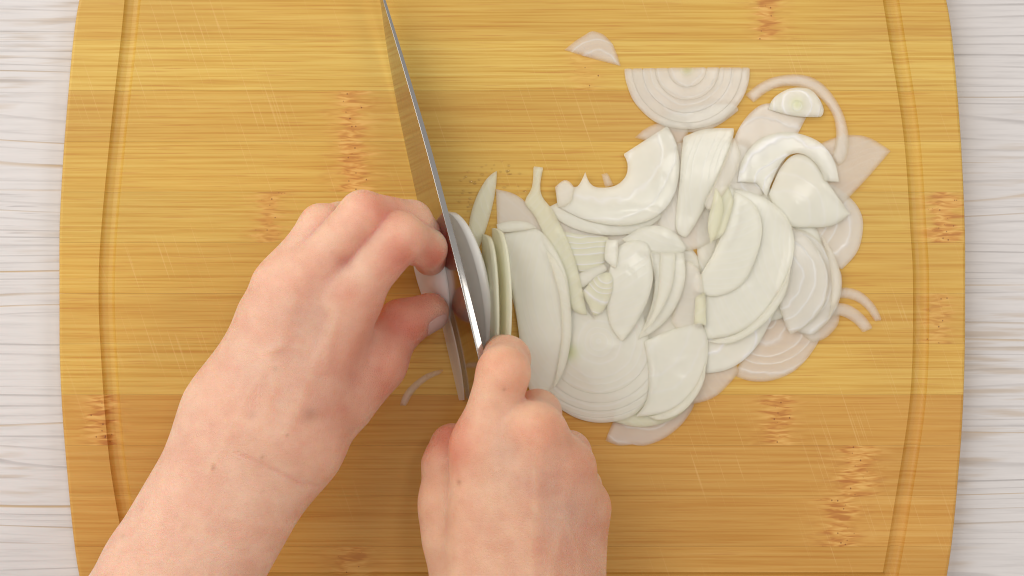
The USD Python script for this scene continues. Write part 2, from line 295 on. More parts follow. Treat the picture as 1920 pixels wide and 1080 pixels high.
outline_px = [(255, -170), (192, -120), (147, 0), (125, 190), (111, 400), (110, 540), (111, 690), (122, 860), (147, 1080), (190, 1190), (250, 1235),
              (600, 1240), (960, 1240), (1320, 1240), (1670, 1235), (1735, 1190), (1777, 1080), (1801, 860), (1810, 690), (1811, 540), (1810, 400), (1798, 190), (1776, 0), (1730, -120), (1665, -170),
              (1320, -175), (960, -175), (600, -175)]
out_poly = Polygon(PX(catmull(outline_px, step=25)))
Man = manifold3d.Manifold
def hull_of(layers):
    return Man.hull_points(np.vstack([np.c_[np.array(p.exterior.coords)[:-1], np.full(len(p.exterior.coords) - 1, z)] for p, z in layers]))
board = hull_of([(out_poly.buffer(-2.5), -T + .02), (out_poly, -T + 2.5), (out_poly, -1.4), (out_poly.buffer(-0.5), -0.45), (out_poly.buffer(-1.5), 0.0)])
# juice groove: a ball end mill run round a closed path
def arc_side(pts): return PX(catmull(pts, closed=False, step=22))
gl = arc_side([(252, -40), (243, 60), (222, 250), (205, 430), (200, 540), (204, 660), (220, 860), (250, 1040), (257, 1088)])
gr = arc_side([(1668, 1088), (1690, 960), (1722, 740), (1727, 540), (1722, 430), (1709, 250), (1680, 60), (1664, -40)])
gpath = np.vstack([gl, PX([(600, 1088), (960, 1088), (1300, 1088)]), gr, PX([(1300, -40), (960, -40), (600, -40)])])
R_G = 4.14
ball = trimesh.creation.icosphere(subdivisions=2, radius=R_G).vertices
ring = np.array([(math.cos(a), math.sin(a)) for a in np.linspace(0, 2 * math.pi, 36, endpoint=False)])
def mill(p):
    v = []
    for z in np.linspace(-2.5, 1.4, 14):
        dz = z - (R_G - 2.5); r = math.sqrt(max(R_G**2 - dz**2, 0.0001)); v.append(np.c_[p[0] + ring[:, 0] * r, p[1] + ring[:, 1] * r, np.full(36, z)])
    return np.vstack(v)
segs = [Man.hull_points(np.vstack([mill(gpath[i]), mill(gpath[(i + 1) % len(gpath)])])) for i in range(len(gpath))]
groove = Man.batch_boolean(segs, manifold3d.OpType.Add)
board = board - groove
bt = thing('cutting_board', 'large bamboo cutting board with bowed sides and a juice groove', 'cutting board', (0, 0, -T))
X = lambda u: (u - 960) * S
strips = [  # top edge px, tone, orange, nodes
    (-210, (1.0, 1.0, 1.0), .05, []), (-115, (.98, .98, 1.0), .1, []),
    (-20, (.95, .93, .90), .14, [(X(1440), 4.5, .75)]),
    (75, (1.0, 1.02, 1.06), .02, [(X(1097), 5.5, .30)]),
    (170, (.95, .93, .91), .22, [(X(662), 5.5, .62)]),
    (265, (.97, .96, .94), .14, [(X(664), 5.5, .70)]),
    (360, (.95, .95, .96), .10, [(X(505), 4.5, .55), (X(1772), 6, .75)]),
    (455, (.97, .95, .92), .2, []),
    (550, (.96, .94, .92), .24, [(X(1760), 3.5, .45)]),
    (645, (1.0, 1.0, 1.0), .06, []),
    (740, (.92, .84, .80), .34, [(X(188), 5.0, .8), (X(1457), 5.5, .70)]),
    (835, (.93, .86, .86), .32, [(X(1605), 6.5, .82)]),
    (930, (.95, .88, .88), .28, [(X(1577), 6.5, .72)]),
    (1025, (.94, .87, .86), .30, [(X(660), 6.5, .6)]),
    (1120, (1, 1, 1), .1, []), (1215, (1, 1, 1), .1, [])]
for i, (v0, tone, og, nd) in enumerate(strips):
    v1 = v0 + 95
    ya, yb = (540 - v1) * S + 0.03, (540 - v0) * S - 0.03
    cut = Man.cube((520, yb - ya, 60), False).translate((-260, ya, -30))
    piece = board ^ cut
    if piece.num_tri() < 4: continue
    w_ = min(1, max(0, (v0 - 420) / 480)); tone = np.array(tone) * (np.array((.90, .935, .84)) * (1 - w_) + np.array((.90, .885, .90)) * w_)
    obj('bamboo_strip', piece, bamboo_material(f'bamboo_{i:02d}', i + 1.37, tone, nd, og), bt, smooth=28)

# ------------------------------------------------------------------ onion slices: outlines, a pile under gravity
CELL = 0.8
GX0, GX1, GY0, GY1 = -70, 190, -90, 140
NX, NY = int((GX1 - GX0) / CELL) + 1, int((GY1 - GY0) / CELL) + 1
HF = np.zeros((NY, NX))
gxs, gys = GX0 + np.arange(NX) * CELL, GY0 + np.arange(NY) * CELL
GGX, GGY = np.meshgrid(gxs, gys)
def sample(field, xy):
    return ndimage.map_coordinates(field, [(xy[:, 1] - GY0) / CELL, (xy[:, 0] - GX0) / CELL], order=1, mode='nearest')
def settle(poly, t, sigma=4.0, iters=10, curl=0.0):
    mask = shapely.contains_xy(poly.buffer(0.4), GGX, GGY)
    idx = np.argwhere(mask)
    (j0, i0), (j1, i1) = np.maximum(idx.min(0) - 3, 0), idx.max(0) + 4
    m = mask[j0:j1, i0:i1]; h = HF[j0:j1, i0:i1]
    z = np.where(m, h, 0.0); w = ndimage.gaussian_filter(m.astype(float), sigma / CELL)
    for _ in range(iters):
        b = ndimage.gaussian_filter(np.where(m, z, 0.0), sigma / CELL) / np.maximum(w, 1e-4)
        z = np.where(m, np.maximum(h, b), 0)
    b = ndimage.gaussian_filter(np.where(m, z, 0.0), 1.2 / CELL) / np.maximum(ndimage.gaussian_filter(m.astype(float), 1.2 / CELL), 1e-4)
    z = np.where(m, np.maximum(h, b), 0) + 0.06
    if curl:
        c = np.array(poly.centroid.coords[0]); R = math.sqrt(poly.area / math.pi)
        z = z + curl * np.clip(1 - ((GGX[j0:j1, i0:i1] - c[0])**2 + (GGY[j0:j1, i0:i1] - c[1])**2) / (R * R), -0.6, 1) + 0.6 * abs(curl) * (curl > 0)
        z = np.maximum(z, h + 0.05)
    F = np.zeros_like(HF); F[j0:j1, i0:i1] = z
    # carry the height outwards so that rim vertices sample it too
    ind = ndimage.distance_transform_edt(~m, return_distances=False, return_indices=True)
    F[j0:j1, i0:i1] = z[ind[0], ind[1]]
    HF[j0:j1, i0:i1] = np.where(m, np.maximum(h, z + t), h)
    return F
def resample(ring, step):
    c = np.array(ring.coords); L = ring.length; n = max(8, int(L / step))
    return np.array([ring.interpolate(k * L / n).coords[0] for k in range(n)])
SWELL = 0.33
def slab(poly, F, t, center=None, pitch=4.2, tint=0.0, gc=None, step=1.3, lift=0.0, ringamt=1.0, bevel=0.32, rim=None, seed=0.0):
    """a sheet of onion of the outline poly lying on the height field F"""
    poly = poly if poly.geom_type == 'Polygon' else max(poly.geoms, key=lambda g: g.area)
    e = min(bevel, 0.16 * t)
    inner = poly.buffer(-e)
    if inner.is_empty or inner.geom_type != 'Polygon': inner = poly.buffer(-0.08)
    if inner.geom_type != 'Polygon': inner = max(inner.geoms, key=lambda g: g.area)
    r0 = resample(poly.exterior, step); 
    r1 = np.array([inner.exterior.interpolate(inner.exterior.project(Point(p))).coords[0] for p in r0])
    x0, y0, x1, y1 = poly.bounds; s = max(1.25, step)
    gx, gy = np.meshgrid(np.arange(x0, x1, s), np.arange(y0, y1, s)); gx = gx + (np.arange(gx.shape[0]) % 2)[:, None] * s / 2
    g = np.c_[gx.ravel(), gy.ravel()]
    core = poly.buffer(-e - 0.45 * s)
    g = g[shapely.contains_xy(core, g[:, 0], g[:, 1])] if not core.is_empty else g[:0]
    pts = np.vstack([r1, g]); n0, n = len(r0), len(pts)
    pts = pts + RNG.normal(0, 1e-5, pts.shape)
    tri = Delaunay(pts).simplices
    cen = pts[tri].mean(1); tri = tri[shapely.contains_xy(inner.buffer(0.01), cen[:, 0], cen[:, 1])]
    a, b, c = (pts[tri[:, k]] for k in range(3))
    cr = (b - a)[:, 0] * (c - a)[:, 1] - (b - a)[:, 1] * (c - a)[:, 0]
    tri = np.where((cr > 0)[:, None], tri, tri[:, ::-1]); tri = tri[np.abs(cr) > 1e-6]
    z1 = sample(F, pts) + lift; z0 = sample(F, r0) + lift
    wob = 0.10 * (meshkit.noise(np.c_[pts / 5.0, np.zeros(n)], 3) - 0.5)
    dist = shapely.distance(shapely.points(pts), poly.exterior) if rim is None else shapely.distance(shapely.points(pts), rim)
    fat = 0.8 + 0.2 * np.clip(dist / 1.0, 0, 1) ** 0.7
    sw = SWELL * (meshkit.noise(np.c_[pts / 13.0, np.full(n, seed)], 9) - 0.25)
    sw0 = SWELL * (meshkit.noise(np.c_[r0 / 13.0, np.full(n0, seed)], 9) - 0.25)
    z1 = z1 + sw; z0 = z0 + sw0
    d0 = np.zeros(n0) if rim is None else shapely.distance(shapely.points(r0), rim)
    fat0 = 0.8 + 0.2 * np.clip(d0 / 1.0, 0, 1) ** 0.7
    top = np.c_[pts, z1 + t * fat + wob]; bot = np.c_[pts, z1]
    thin = np.clip(1 - np.r_[dist, dist, d0, d0] / 2.2, 0, 1) ** 1.5
    ra, rb = np.c_[r0, z0 + t * fat0 - e * .6], np.c_[r0, z0 + e * .6]
    V = np.vstack([top, bot, ra, rb]); oA, oB = 2 * n, 2 * n + n0
    F_ = [tri, tri[:, ::-1] + n]
    i = np.arange(n0); j = (i + 1) % n0
    ccw = poly.exterior.is_ccw
    quads = []
    for lo, hi in ((oA + np.zeros(n0, int), None), (oB, oA), (n, oB)):
        pass
    def wall(A, B):   # B above A
        q1 = np.c_[A + i, A + j, B + j]; q2 = np.c_[A + i, B + j, B + i]
        q = np.vstack([q1, q2]); return q if ccw else q[:, ::-1]
    F_ += [wall(oA, 0), wall(oB, oA), wall(n, oB)]
    mesh = trimesh.Trimesh(V, np.vstack(F_), process=False)
    xy = V[:, :2]
    rad = np.linalg.norm((xy - center) * [1, 1], axis=1) / pitch if center is not None else np.full(len(V), 0.5)
    g = np.zeros(len(V)) + tint
    if gc is not None: g = np.maximum(g, 0.8 * np.exp(-(np.linalg.norm(xy - gc[0], axis=1) / gc[1])**2))
    rad = rad + 0.3 * np.sin(rad * 1.7 + seed) + 0.25 * np.sin(rad * 0.63)
    return mesh, {'ring': np.c_[rad + 20, np.full(len(V), ringamt if center is not None else 0.0), np.clip(g, 0, 1)], 'thin': np.c_[thin, thin, thin]}

GROUP = 'sliced onion lying on the board'
def slice_(label, pts, mat=None, t=1.8, z=0.0, ring=None, pitch=17, layers=None, cat='onion slice', tint=0.0, green=None, sigma=4.0, iters=8, curl=0.0, name='onion_slice', ringamt=1.0):
    mat = mat or O_WHITE; t = 0.44 * t
    poly = Polygon(PX(catmull(pts), z)).buffer(0)
    if poly.geom_type != 'Polygon': poly = max(poly.geoms, key=lambda g: g.area)
    poly = shapely.geometry.polygon.orient(poly.buffer(0.3).buffer(-0.3) if poly.buffer(0.3).buffer(-0.3).geom_type == 'Polygon' else poly)
    F = settle(poly, t, sigma, iters, curl)
    c = np.array(poly.centroid.coords[0]); zc = float(sample(F, c[None])[0])
    th = thing(name, label, cat, (c[0], c[1], zc), GROUP)
    k = S * (D - z) / D
    sd = float(RNG.uniform(0, 50))
    if not ring:       # one layer of the bulb: faint veins that follow a wide arc
        a = RNG.uniform(0, 6.28); cc = np.array(catmull(pts)).mean(0); ring = (cc[0] + 210 * math.cos(a), cc[1] + 210 * math.sin(a)); pitch = 13; ringamt = 0.22
    cen = PX([ring], z)[0]
    gc = (PX([green[:2]], z)[0], green[2] * k) if green else None
    if layers:      # radii (px) at which one layer of the bulb ends and the next begins
        edges = [0] + [r * k for r in layers] + [900]
        for a, b in zip(edges[:-1], edges[1:]):
            annu = Point(cen).buffer(b - 0.01, 64)
            if a > 0: annu = annu.difference(Point(cen).buffer(a + 0.01, 64))
            pc = poly.intersection(annu)
            for q in getattr(pc, 'geoms', [pc]):
                if q.geom_type != 'Polygon' or q.area < 3: continue
                if q.interiors: q = Polygon(q.exterior)
                q = shapely.geometry.polygon.orient(q)
                m, var = slab(q, F, t + float(RNG.uniform(-.10, .08)), cen, pitch * k, tint, gc, ringamt=ringamt, bevel=0.10, rim=poly.exterior, seed=sd)
                obj('layer', m, mat, th, smooth=40 if False else True, var=var)
    else:
        m, var = slab(poly, F, t, cen, pitch * k, tint, gc, ringamt=ringamt, seed=sd)
        obj('flesh', m, mat, th, smooth=True, var=var)
    return th

def half(cx, cy, R, a0, a1, rin=0, sq=1.0):
    """arc piece: outer arc from a0 to a1 (degrees, image sense, y down)"""
    A = np.radians(np.linspace(a0, a1, 13))
    o = [(cx + R * math.cos(a), cy + sq * R * math.sin(a)) + ((1,) if k in (0, 12) else ()) for k, a in enumerate(A)]
    if rin:
        o += [(cx + rin * math.cos(a), cy + sq * rin * math.sin(a)) + ((1,) if k in (0, 12) else ()) for k, a in enumerate(A[::-1])]
    return o

# --- hidden and half hidden slices at the bottom of the pile
slice_('tan translucent half slice lying flat at the lower right edge of the onion pile', [(1377, 705, 1), (1410, 715), (1450, 713), (1490, 695), (1522, 660), (1537, 625), (1505, 590), (1445, 575), (1405, 640)], O_CLEAR, ring=(1440, 600), pitch=22)
slice_('small tan slice edge showing between the lower right half slice and the two thin arcs', [(1522, 643, 1), (1550, 632), (1572, 605), (1570, 575, 1), (1520, 570), (1495, 610)], O_CLEAR, t=1.5)
slice_('upper of two thin arc strips sticking out on the right of the pile', [(1540, 562, 1), (1575, 540), (1610, 545), (1638, 570), (1653, 600, 1), (1640, 603, 1), (1622, 578), (1600, 563), (1570, 560), (1548, 578, 1)], O_CLEAR, t=2.2, cat='onion strip', name='onion_strip')
slice_('lower of two thin arc strips sticking out on the right of the pile', [(1540, 583, 1), (1560, 569), (1590, 571), (1618, 590), (1636, 615, 1), (1617, 624, 1), (1600, 605), (1575, 592), (1548, 596, 1)], O_CLEAR, t=2.2, cat='onion strip', name='onion_strip')
slice_('rounded translucent slice at the right edge of the pile under the fan shaped piece', [(1560, 345, 1), (1593, 370), (1612, 395), (1618, 425), (1608, 470), (1578, 505, 1), (1540, 490), (1490, 450), (1480, 390)], O_PALE, ring=(1520, 420), pitch=30)
slice_('translucent fan shaped piece pointing to the upper right corner of the board', [(1540, 268, 1), (1580, 254), (1620, 255), (1648, 268), (1670, 283, 1), (1625, 335), (1578, 384, 1), (1545, 350), (1515, 300)], O_CLEAR, t=1.7)
slice_('translucent scrap under the flat edged half disc at the top of the pile', [(1230, 225, 1), (1260, 244), (1310, 248), (1345, 236), (1385, 207, 1), (1372, 196), (1300, 200)], O_PALE, t=1.6, cat='onion strip', name='onion_strip')
slice_('tiny tan scrap tucked under the top end of the curved white band', [(1190, 258, 1), (1213, 239), (1243, 228, 1), (1290, 240), (1270, 275), (1215, 265)], O_CLEAR, t=1.3, cat='onion strip', name='onion_strip')
slice_('lowest translucent slice at the bottom of the pile, thin wavy edge on the wood', [(1135, 826, 1), (1162, 836), (1185, 833), (1205, 836), (1235, 827), (1265, 808), (1290, 780), (1300, 750), (1250, 730), (1180, 740), (1152, 785)], O_CLEAR, ring=(1210, 735), pitch=20)
slice_('translucent slice showing as a thin corner at the lower middle of the pile', [(1297, 758, 1), (1335, 747), (1362, 725), (1384, 690), (1340, 660), (1260, 690)], O_CLEAR, t=1.6)
slice_('broad half slice in the middle of the pile, covered by most others', [(1110, 520), (1150, 455), (1230, 430), (1300, 470), (1335, 560), (1310, 650), (1230, 690), (1150, 660), (1105, 590)], O_WHITE)
slice_('wide flat slice under the pile to the right of its middle', [(1310, 420), (1370, 350), (1460, 360), (1530, 430), (1540, 520), (1480, 590), (1390, 600), (1320, 530)], O_WHITE)
slice_('half slice under the curved white band at the top left of the pile', [(1060, 390, 1), (1140, 385), (1240, 330, 1), (1275, 400), (1240, 470), (1170, 500), (1090, 470)], O_PALE)
slice_('half slice under the long white wedge at the top of the pile', [(1265, 270, 1), (1330, 262), (1400, 275, 1), (1395, 360), (1360, 430), (1290, 470), (1235, 430), (1235, 330)], O_PALE)
slice_('half slice deep under the pile, left of its middle', [(990, 560), (1010, 480), (1070, 440), (1140, 470), (1180, 560), (1160, 640), (1080, 680), (1010, 650)], O_WHITE)
slice_('half slice deep under the pile, below its middle', half(1190, 640, 115, 10, 180), O_PALE)
slice_('pale slice under the fluted piece in the upper left of the pile', [(1040, 400, 1), (1130, 440), (1180, 520), (1150, 600), (1090, 590), (1060, 510)], O_PALE)
slice_('narrow tan sliver between the standing strips and the big left slice', [(946, 540, 1), (962, 562), (975, 600), (984, 650), (1000, 640), (990, 570), (970, 530, 1)], O_CLEAR, t=1.5, cat='onion strip', name='onion_strip')

# --- upper right group
slice_('tall translucent slice behind the small half disc at the upper right of the pile', [(1345, 372, 1), (1366, 310), (1378, 255), (1408, 210), (1446, 194), (1512, 219, 1), (1490, 262), (1465, 312), (1440, 350), (1390, 400)], O_PALE, ring=(1440, 330), pitch=36)
slice_('thin translucent half ring arching over the small half disc at the upper right', [(1397, 178, 1), (1430, 153), (1468, 141), (1512, 142), (1548, 163), (1578, 208), (1590, 256), (1586, 295), (1572, 312, 1), (1558, 296, 1), (1566, 262), (1562, 220), (1540, 187), (1508, 166), (1470, 162), (1440, 172), (1413, 193, 1)], O_CLEAR, t=2.4, cat='onion ring', name='onion_ring')
slice_('white domed slice with a small square glint at the right of the pile', [(1440, 365, 1), (1462, 315), (1490, 290), (1520, 298), (1550, 345), (1592, 401, 1), (1560, 423), (1520, 427), (1470, 420)], O_WHITE, curl=1.8, t=2.2, ring=(1470, 400), pitch=40, ringamt=0.3)
slice_('broad white arch of onion below the small half disc', [(1381, 342, 1), (1392, 297), (1425, 261), (1475, 248), (1530, 264), (1560, 298), (1571, 342, 1), (1542, 341, 1), (1530, 312), (1506, 291), (1480, 291), (1458, 315), (1435, 370, 1), (1418, 344, 1)], O_WHITE, t=2.2, ring=(1478, 360), pitch=26)
slice_('small half disc with a pale green heart at the upper right of the pile', [(1440, 206, 1), (1450, 184), (1480, 167), (1515, 168), (1536, 188), (1544, 208), (1538, 220, 1), (1490, 219)], O_WHITE, t=2.4, ring=(1492, 200), pitch=15, green=(1492, 196, 12), curl=1.0)
slice_('flat edged half disc with fine rings at the top of the pile', [(1171, 129, 1), (1290, 127), (1405, 127, 1), (1402, 160), (1385, 195), (1350, 228), (1292, 243), (1235, 233), (1192, 196), (1174, 155)], O_PALE, t=2.0, ring=(1288, 128), pitch=18, layers=(36, 60, 84, 103), ringamt=.6, green=(1288, 130, 10))
slice_('small five cornered onion scrap lying alone at the top of the board', [(1058, 94, 1), (1080, 76), (1108, 59, 1), (1128, 63), (1147, 80, 1), (1157, 102), (1164, 124, 1), (1110, 110)], O_CLEAR, t=1.8, ring=(1120, 140), pitch=22)

# --- lower right group
slice_('outer slice of the lower right group, seen as a rim round the inner one', [(1470, 425, 1), (1520, 440), (1556, 480), (1576, 515), (1573, 560), (1552, 600), (1522, 628, 1), (1480, 610), (1455, 540)], O_PALE, ring=(1470, 520), pitch=24)
slice_('thin arc along the right edge of the lower right group', [(1536, 438, 1), (1566, 488), (1574, 540), (1550, 602, 1), (1557, 545), (1553, 496)], O_PALE, t=1.8, cat='onion strip', name='onion_strip')
slice_('pointed inner slice of the lower right group, below the domed slice', [(1478, 428, 1), (1512, 445), (1540, 485), (1550, 525), (1540, 575), (1510, 610), (1480, 627, 1), (1464, 590), (1456, 550), (1470, 480)], O_PALE, ring=(1440, 520), pitch=30, curl=0.8)
slice_('greenish slice over the lower right half slice, its edge pointing right', [(1318, 640, 1), (1322, 700, 1), (1365, 692), (1405, 665), (1435, 620), (1455, 560), (1400, 540), (1330, 580)], O_WHITE, t=2.0, ring=(1300, 600), pitch=28)
slice_('big round white slice in the right middle of the pile', [(1358, 352, 1), (1420, 366), (1464, 398), (1485, 440), (1482, 490), (1462, 545), (1425, 595), (1380, 625), (1322, 636, 1), (1318, 560), (1345, 440)], O_WHITE, t=2.2, curl=0.8)
slice_('second thin curl in front of the dark gap, nearer the half moon slice', [(1362, 342, 1), (1384, 380), (1380, 425), (1358, 462, 1), (1360, 410), (1354, 375)], O_WHITE, t=1.8, cat='onion strip', name='onion_strip')
slice_('rim shaped sliver along the lower right edge of the big round slice', [(1326, 640, 1), (1390, 620), (1440, 572), (1478, 500, 1), (1464, 560), (1425, 610), (1372, 642)], O_WHITE, t=1.8, cat='onion strip', name='onion_strip')
slice_('half moon slice lying on top of the big round slice', [(1302, 546, 1), (1340, 556), (1385, 536), (1412, 490), (1426, 430), (1412, 385), (1375, 360, 1), (1362, 410), (1335, 475), (1312, 515)], O_WHITE, t=2.2, curl=0.6)
slice_('thin curled pieces standing next to the dark gap at the pile top', [(1325, 398, 1), (1335, 385), (1338, 420), (1330, 450), (1352, 440), (1372, 380, 1), (1362, 350), (1345, 352)], O_GREEN, t=1.8, cat='onion strip', name='onion_strip')

# --- top group
slice_('crescent under the lower left edge of the curved white band', [(1030, 388, 1), (1046, 413), (1090, 434), (1150, 442), (1205, 432), (1240, 402), (1190, 390), (1120, 395), (1062, 372, 1)], O_WHITE, t=2.0, curl=0.4)
slice_('curved white band with a ragged inner edge at the top left of the pile', [(1168, 290, 1), (1205, 266), (1250, 237, 1), (1268, 272), (1273, 325), (1256, 380), (1215, 414), (1160, 424), (1100, 414), (1045, 388, 1), (1044, 352), (1060, 340, 1), (1080, 352), (1097, 323, 1), (1112, 350), (1150, 350), (1172, 332), (1176, 308)], O_WHITE, t=2.6, ring=(1130, 280), pitch=34, curl=0.5, ringamt=.5)
slice_('torn end piece at the left tip of the curved white band', [(1040, 352, 1), (1060, 338), (1076, 352, 1), (1068, 382), (1046, 390, 1)], O_PALE, t=1.8, cat='onion scrap', name='onion_scrap')
slice_('small pink tinted chip in the hollow of the curved white band', [(1127, 327, 1), (1139, 324, 1), (1150, 348, 1), (1134, 352, 1)], O_CLEAR, t=1.5, cat='onion scrap', name='onion_scrap')
slice_('long white wedge slice standing out at the top middle of the pile', [(1280, 258, 1), (1320, 243), (1376, 241, 1), (1366, 290), (1342, 345), (1312, 405), (1286, 446, 1), (1266, 428), (1272, 350), (1276, 300)], O_WHITE, t=2.2, curl=0.5)
slice_('short white crescent below the tip of the long white wedge', [(1165, 448, 1), (1215, 424), (1258, 432), (1286, 465, 1), (1270, 478), (1215, 476), (1185, 465)], O_WHITE, t=2.2, curl=0.8)

# --- bottom
slice_('middle sheet showing below the white slice with the curved lower edge', [(1150, 790, 1), (1200, 800), (1250, 790), (1288, 764), (1303, 725), (1240, 700), (1170, 740)], O_GREEN, t=1.8)
slice_('large half disc with clear growth rings at the bottom left of the pile', [(1062, 534, 1), (1040, 620), (1018, 690), (1012, 728), (1045, 762), (1085, 785), (1130, 792), (1180, 781), (1213, 750), (1226, 700), (1216, 640), (1200, 570), (1180, 510), (1150, 520), (1128, 560), (1112, 598, 1), (1086, 562)], O_WHITE, t=2.2, ring=(1122, 640), pitch=16, layers=(98, 115, 130, 142), green=(1068, 660, 16), ringamt=.35)
slice_('flat pinkish piece between the middle crescent and the big round slice', [(1284, 490, 1), (1312, 515), (1320, 600, 1), (1282, 622), (1258, 604, 1)], O_PALE, t=1.8)
slice_('tan strip lying in the gap to the right of the long white wedge', [(1374, 258, 1), (1386, 298), (1364, 350), (1330, 395, 1), (1318, 384), (1346, 328)], O_PALE, t=1.8, cat='onion strip', name='onion_strip')
slice_('first of two thin curls side by side in front of the dark gap', [(1338, 352, 1), (1352, 382), (1346, 425), (1330, 458, 1), (1324, 420), (1332, 382)], O_GREEN, t=1.8, cat='onion strip', name='onion_strip')
# --- centre
slice_('upright white lens shaped slice in the middle of the pile', [(1150, 470, 1), (1180, 452), (1212, 458), (1224, 505), (1214, 560), (1190, 608), (1165, 640, 1), (1140, 600), (1138, 530)], O_WHITE, t=2.2, curl=0.9)
slice_('white crescent right of the lens shaped slice in the middle of the pile', [(1216, 472, 1), (1250, 474), (1280, 474, 1), (1282, 528), (1262, 582), (1230, 617), (1195, 636, 1), (1218, 580), (1226, 530)], O_WHITE, t=2.0, curl=0.6)
slice_('ribbed sliver lying on the right white crescent in the middle', [(1236, 474, 1), (1264, 474, 1), (1258, 538), (1234, 588), (1206, 622, 1), (1230, 560)], O_WHITE, t=1.8, cat='onion strip', name='onion_strip')
slice_('narrow upright piece above the lower middle slice with the curved edge', [(1302, 556, 1), (1320, 548, 1), (1322, 610, 1), (1300, 606, 1)], O_GREEN, t=1.8, cat='onion strip', name='onion_strip')
slice_('fluted yellowish piece under the crescent in the upper left of the pile', [(1045, 432, 1), (1090, 440), (1140, 445, 1), (1128, 500), (1085, 510, 1), (1062, 470)], O_GREEN, t=1.8, ring=(1090, 200), pitch=14)
slice_('small pointed white tooth left of the lens shaped slice', [(1136, 450, 1), (1158, 450, 1), (1157, 485), (1152, 505, 1), (1140, 495), (1132, 485)], O_WHITE, t=2.4, cat='onion scrap', name='onion_scrap')
slice_('short pale strip below the fluted yellowish piece', [(1072, 520, 1), (1100, 506), (1132, 495, 1), (1138, 506, 1), (1115, 525), (1090, 540, 1)], O_WHITE, t=2.0, cat='onion strip', name='onion_strip')

# --- left and bottom
slice_('white slice with a curved lower edge at the bottom middle of the pile', [(1312, 604, 1), (1326, 640), (1322, 690), (1300, 735), (1255, 770), (1190, 780, 1), (1212, 745), (1214, 690), (1206, 640, 1), (1260, 618)], O_WHITE, t=2.0, ring=(1200, 620), pitch=44, ringamt=.3)
slice_('small yellowish rounded slice in the hollow above the big ringed half disc', [(1090, 548, 1), (1116, 520), (1142, 511), (1147, 540), (1132, 580), (1112, 592, 1)], O_GREEN, t=1.8, ring=(1135, 515), pitch=14)
slice_('thin rim sliver along the bottom right edge of the white bottom slice', [(1215, 780, 1), (1262, 764), (1300, 727), (1322, 678, 1), (1315, 722), (1284, 766), (1242, 786)], O_WHITE, t=1.8, cat='onion strip', name='onion_strip')
slice_('cloudy slice with a sharp top left tip behind the big left slice', [(930, 355, 1), (972, 368), (1008, 405), (1032, 455), (1045, 520), (1000, 480), (950, 450), (932, 420, 1)], O_PALE, t=1.8)
slice_('green tinted long strip with a square end at the upper left of the pile', [(1000, 312, 1), (1019, 314, 1), (1014, 362), (1038, 398), (1068, 460), (1086, 520), (1100, 590, 1), (1065, 570), (1035, 480), (1005, 410), (984, 380), (997, 352)], O_GREEN, t=2.2)
slice_('pale strip showing along the left edge of the big white oval slice', [(940, 490, 1), (956, 540), (970, 605), (976, 665, 1), (990, 650), (984, 580), (970, 515), (956, 462, 1)], O_WHITE, t=1.8, cat='onion strip', name='onion_strip')
slice_('big white oval slice leaning at the left end of the pile', [(934, 441, 1), (968, 434), (1004, 428), (1034, 458), (1058, 505), (1068, 560), (1070, 620), (1062, 680), (1035, 728, 1), (1000, 742), (982, 690), (972, 620), (962, 550), (944, 495)], O_WHITE, t=2.4, curl=0.7)
slice_('curved sliver lying on the right side of the big white oval slice', [(1022, 468, 1), (1054, 510), (1068, 570), (1070, 630), (1058, 690), (1036, 728, 1), (1046, 680), (1053, 620), (1049, 560), (1036, 510)], O_WHITE, t=1.6, cat='onion strip', name='onion_strip')
slice_('short white tab lying above the top edge of the big left slice', [(931, 421, 1), (958, 415), (988, 417), (1006, 428, 1), (970, 434), (934, 437, 1)], O_WHITE, t=1.8, cat='onion strip', name='onion_strip')
slice_('tiny curved shaving lying alone on the board left of the knife handle', [(750, 760, 1), (757, 738), (778, 715), (803, 699), (832, 692, 1), (826, 701), (803, 712), (778, 734), (762, 761, 1)], O_CLEAR, t=1.5, cat='onion scrap', name='onion_scrap')

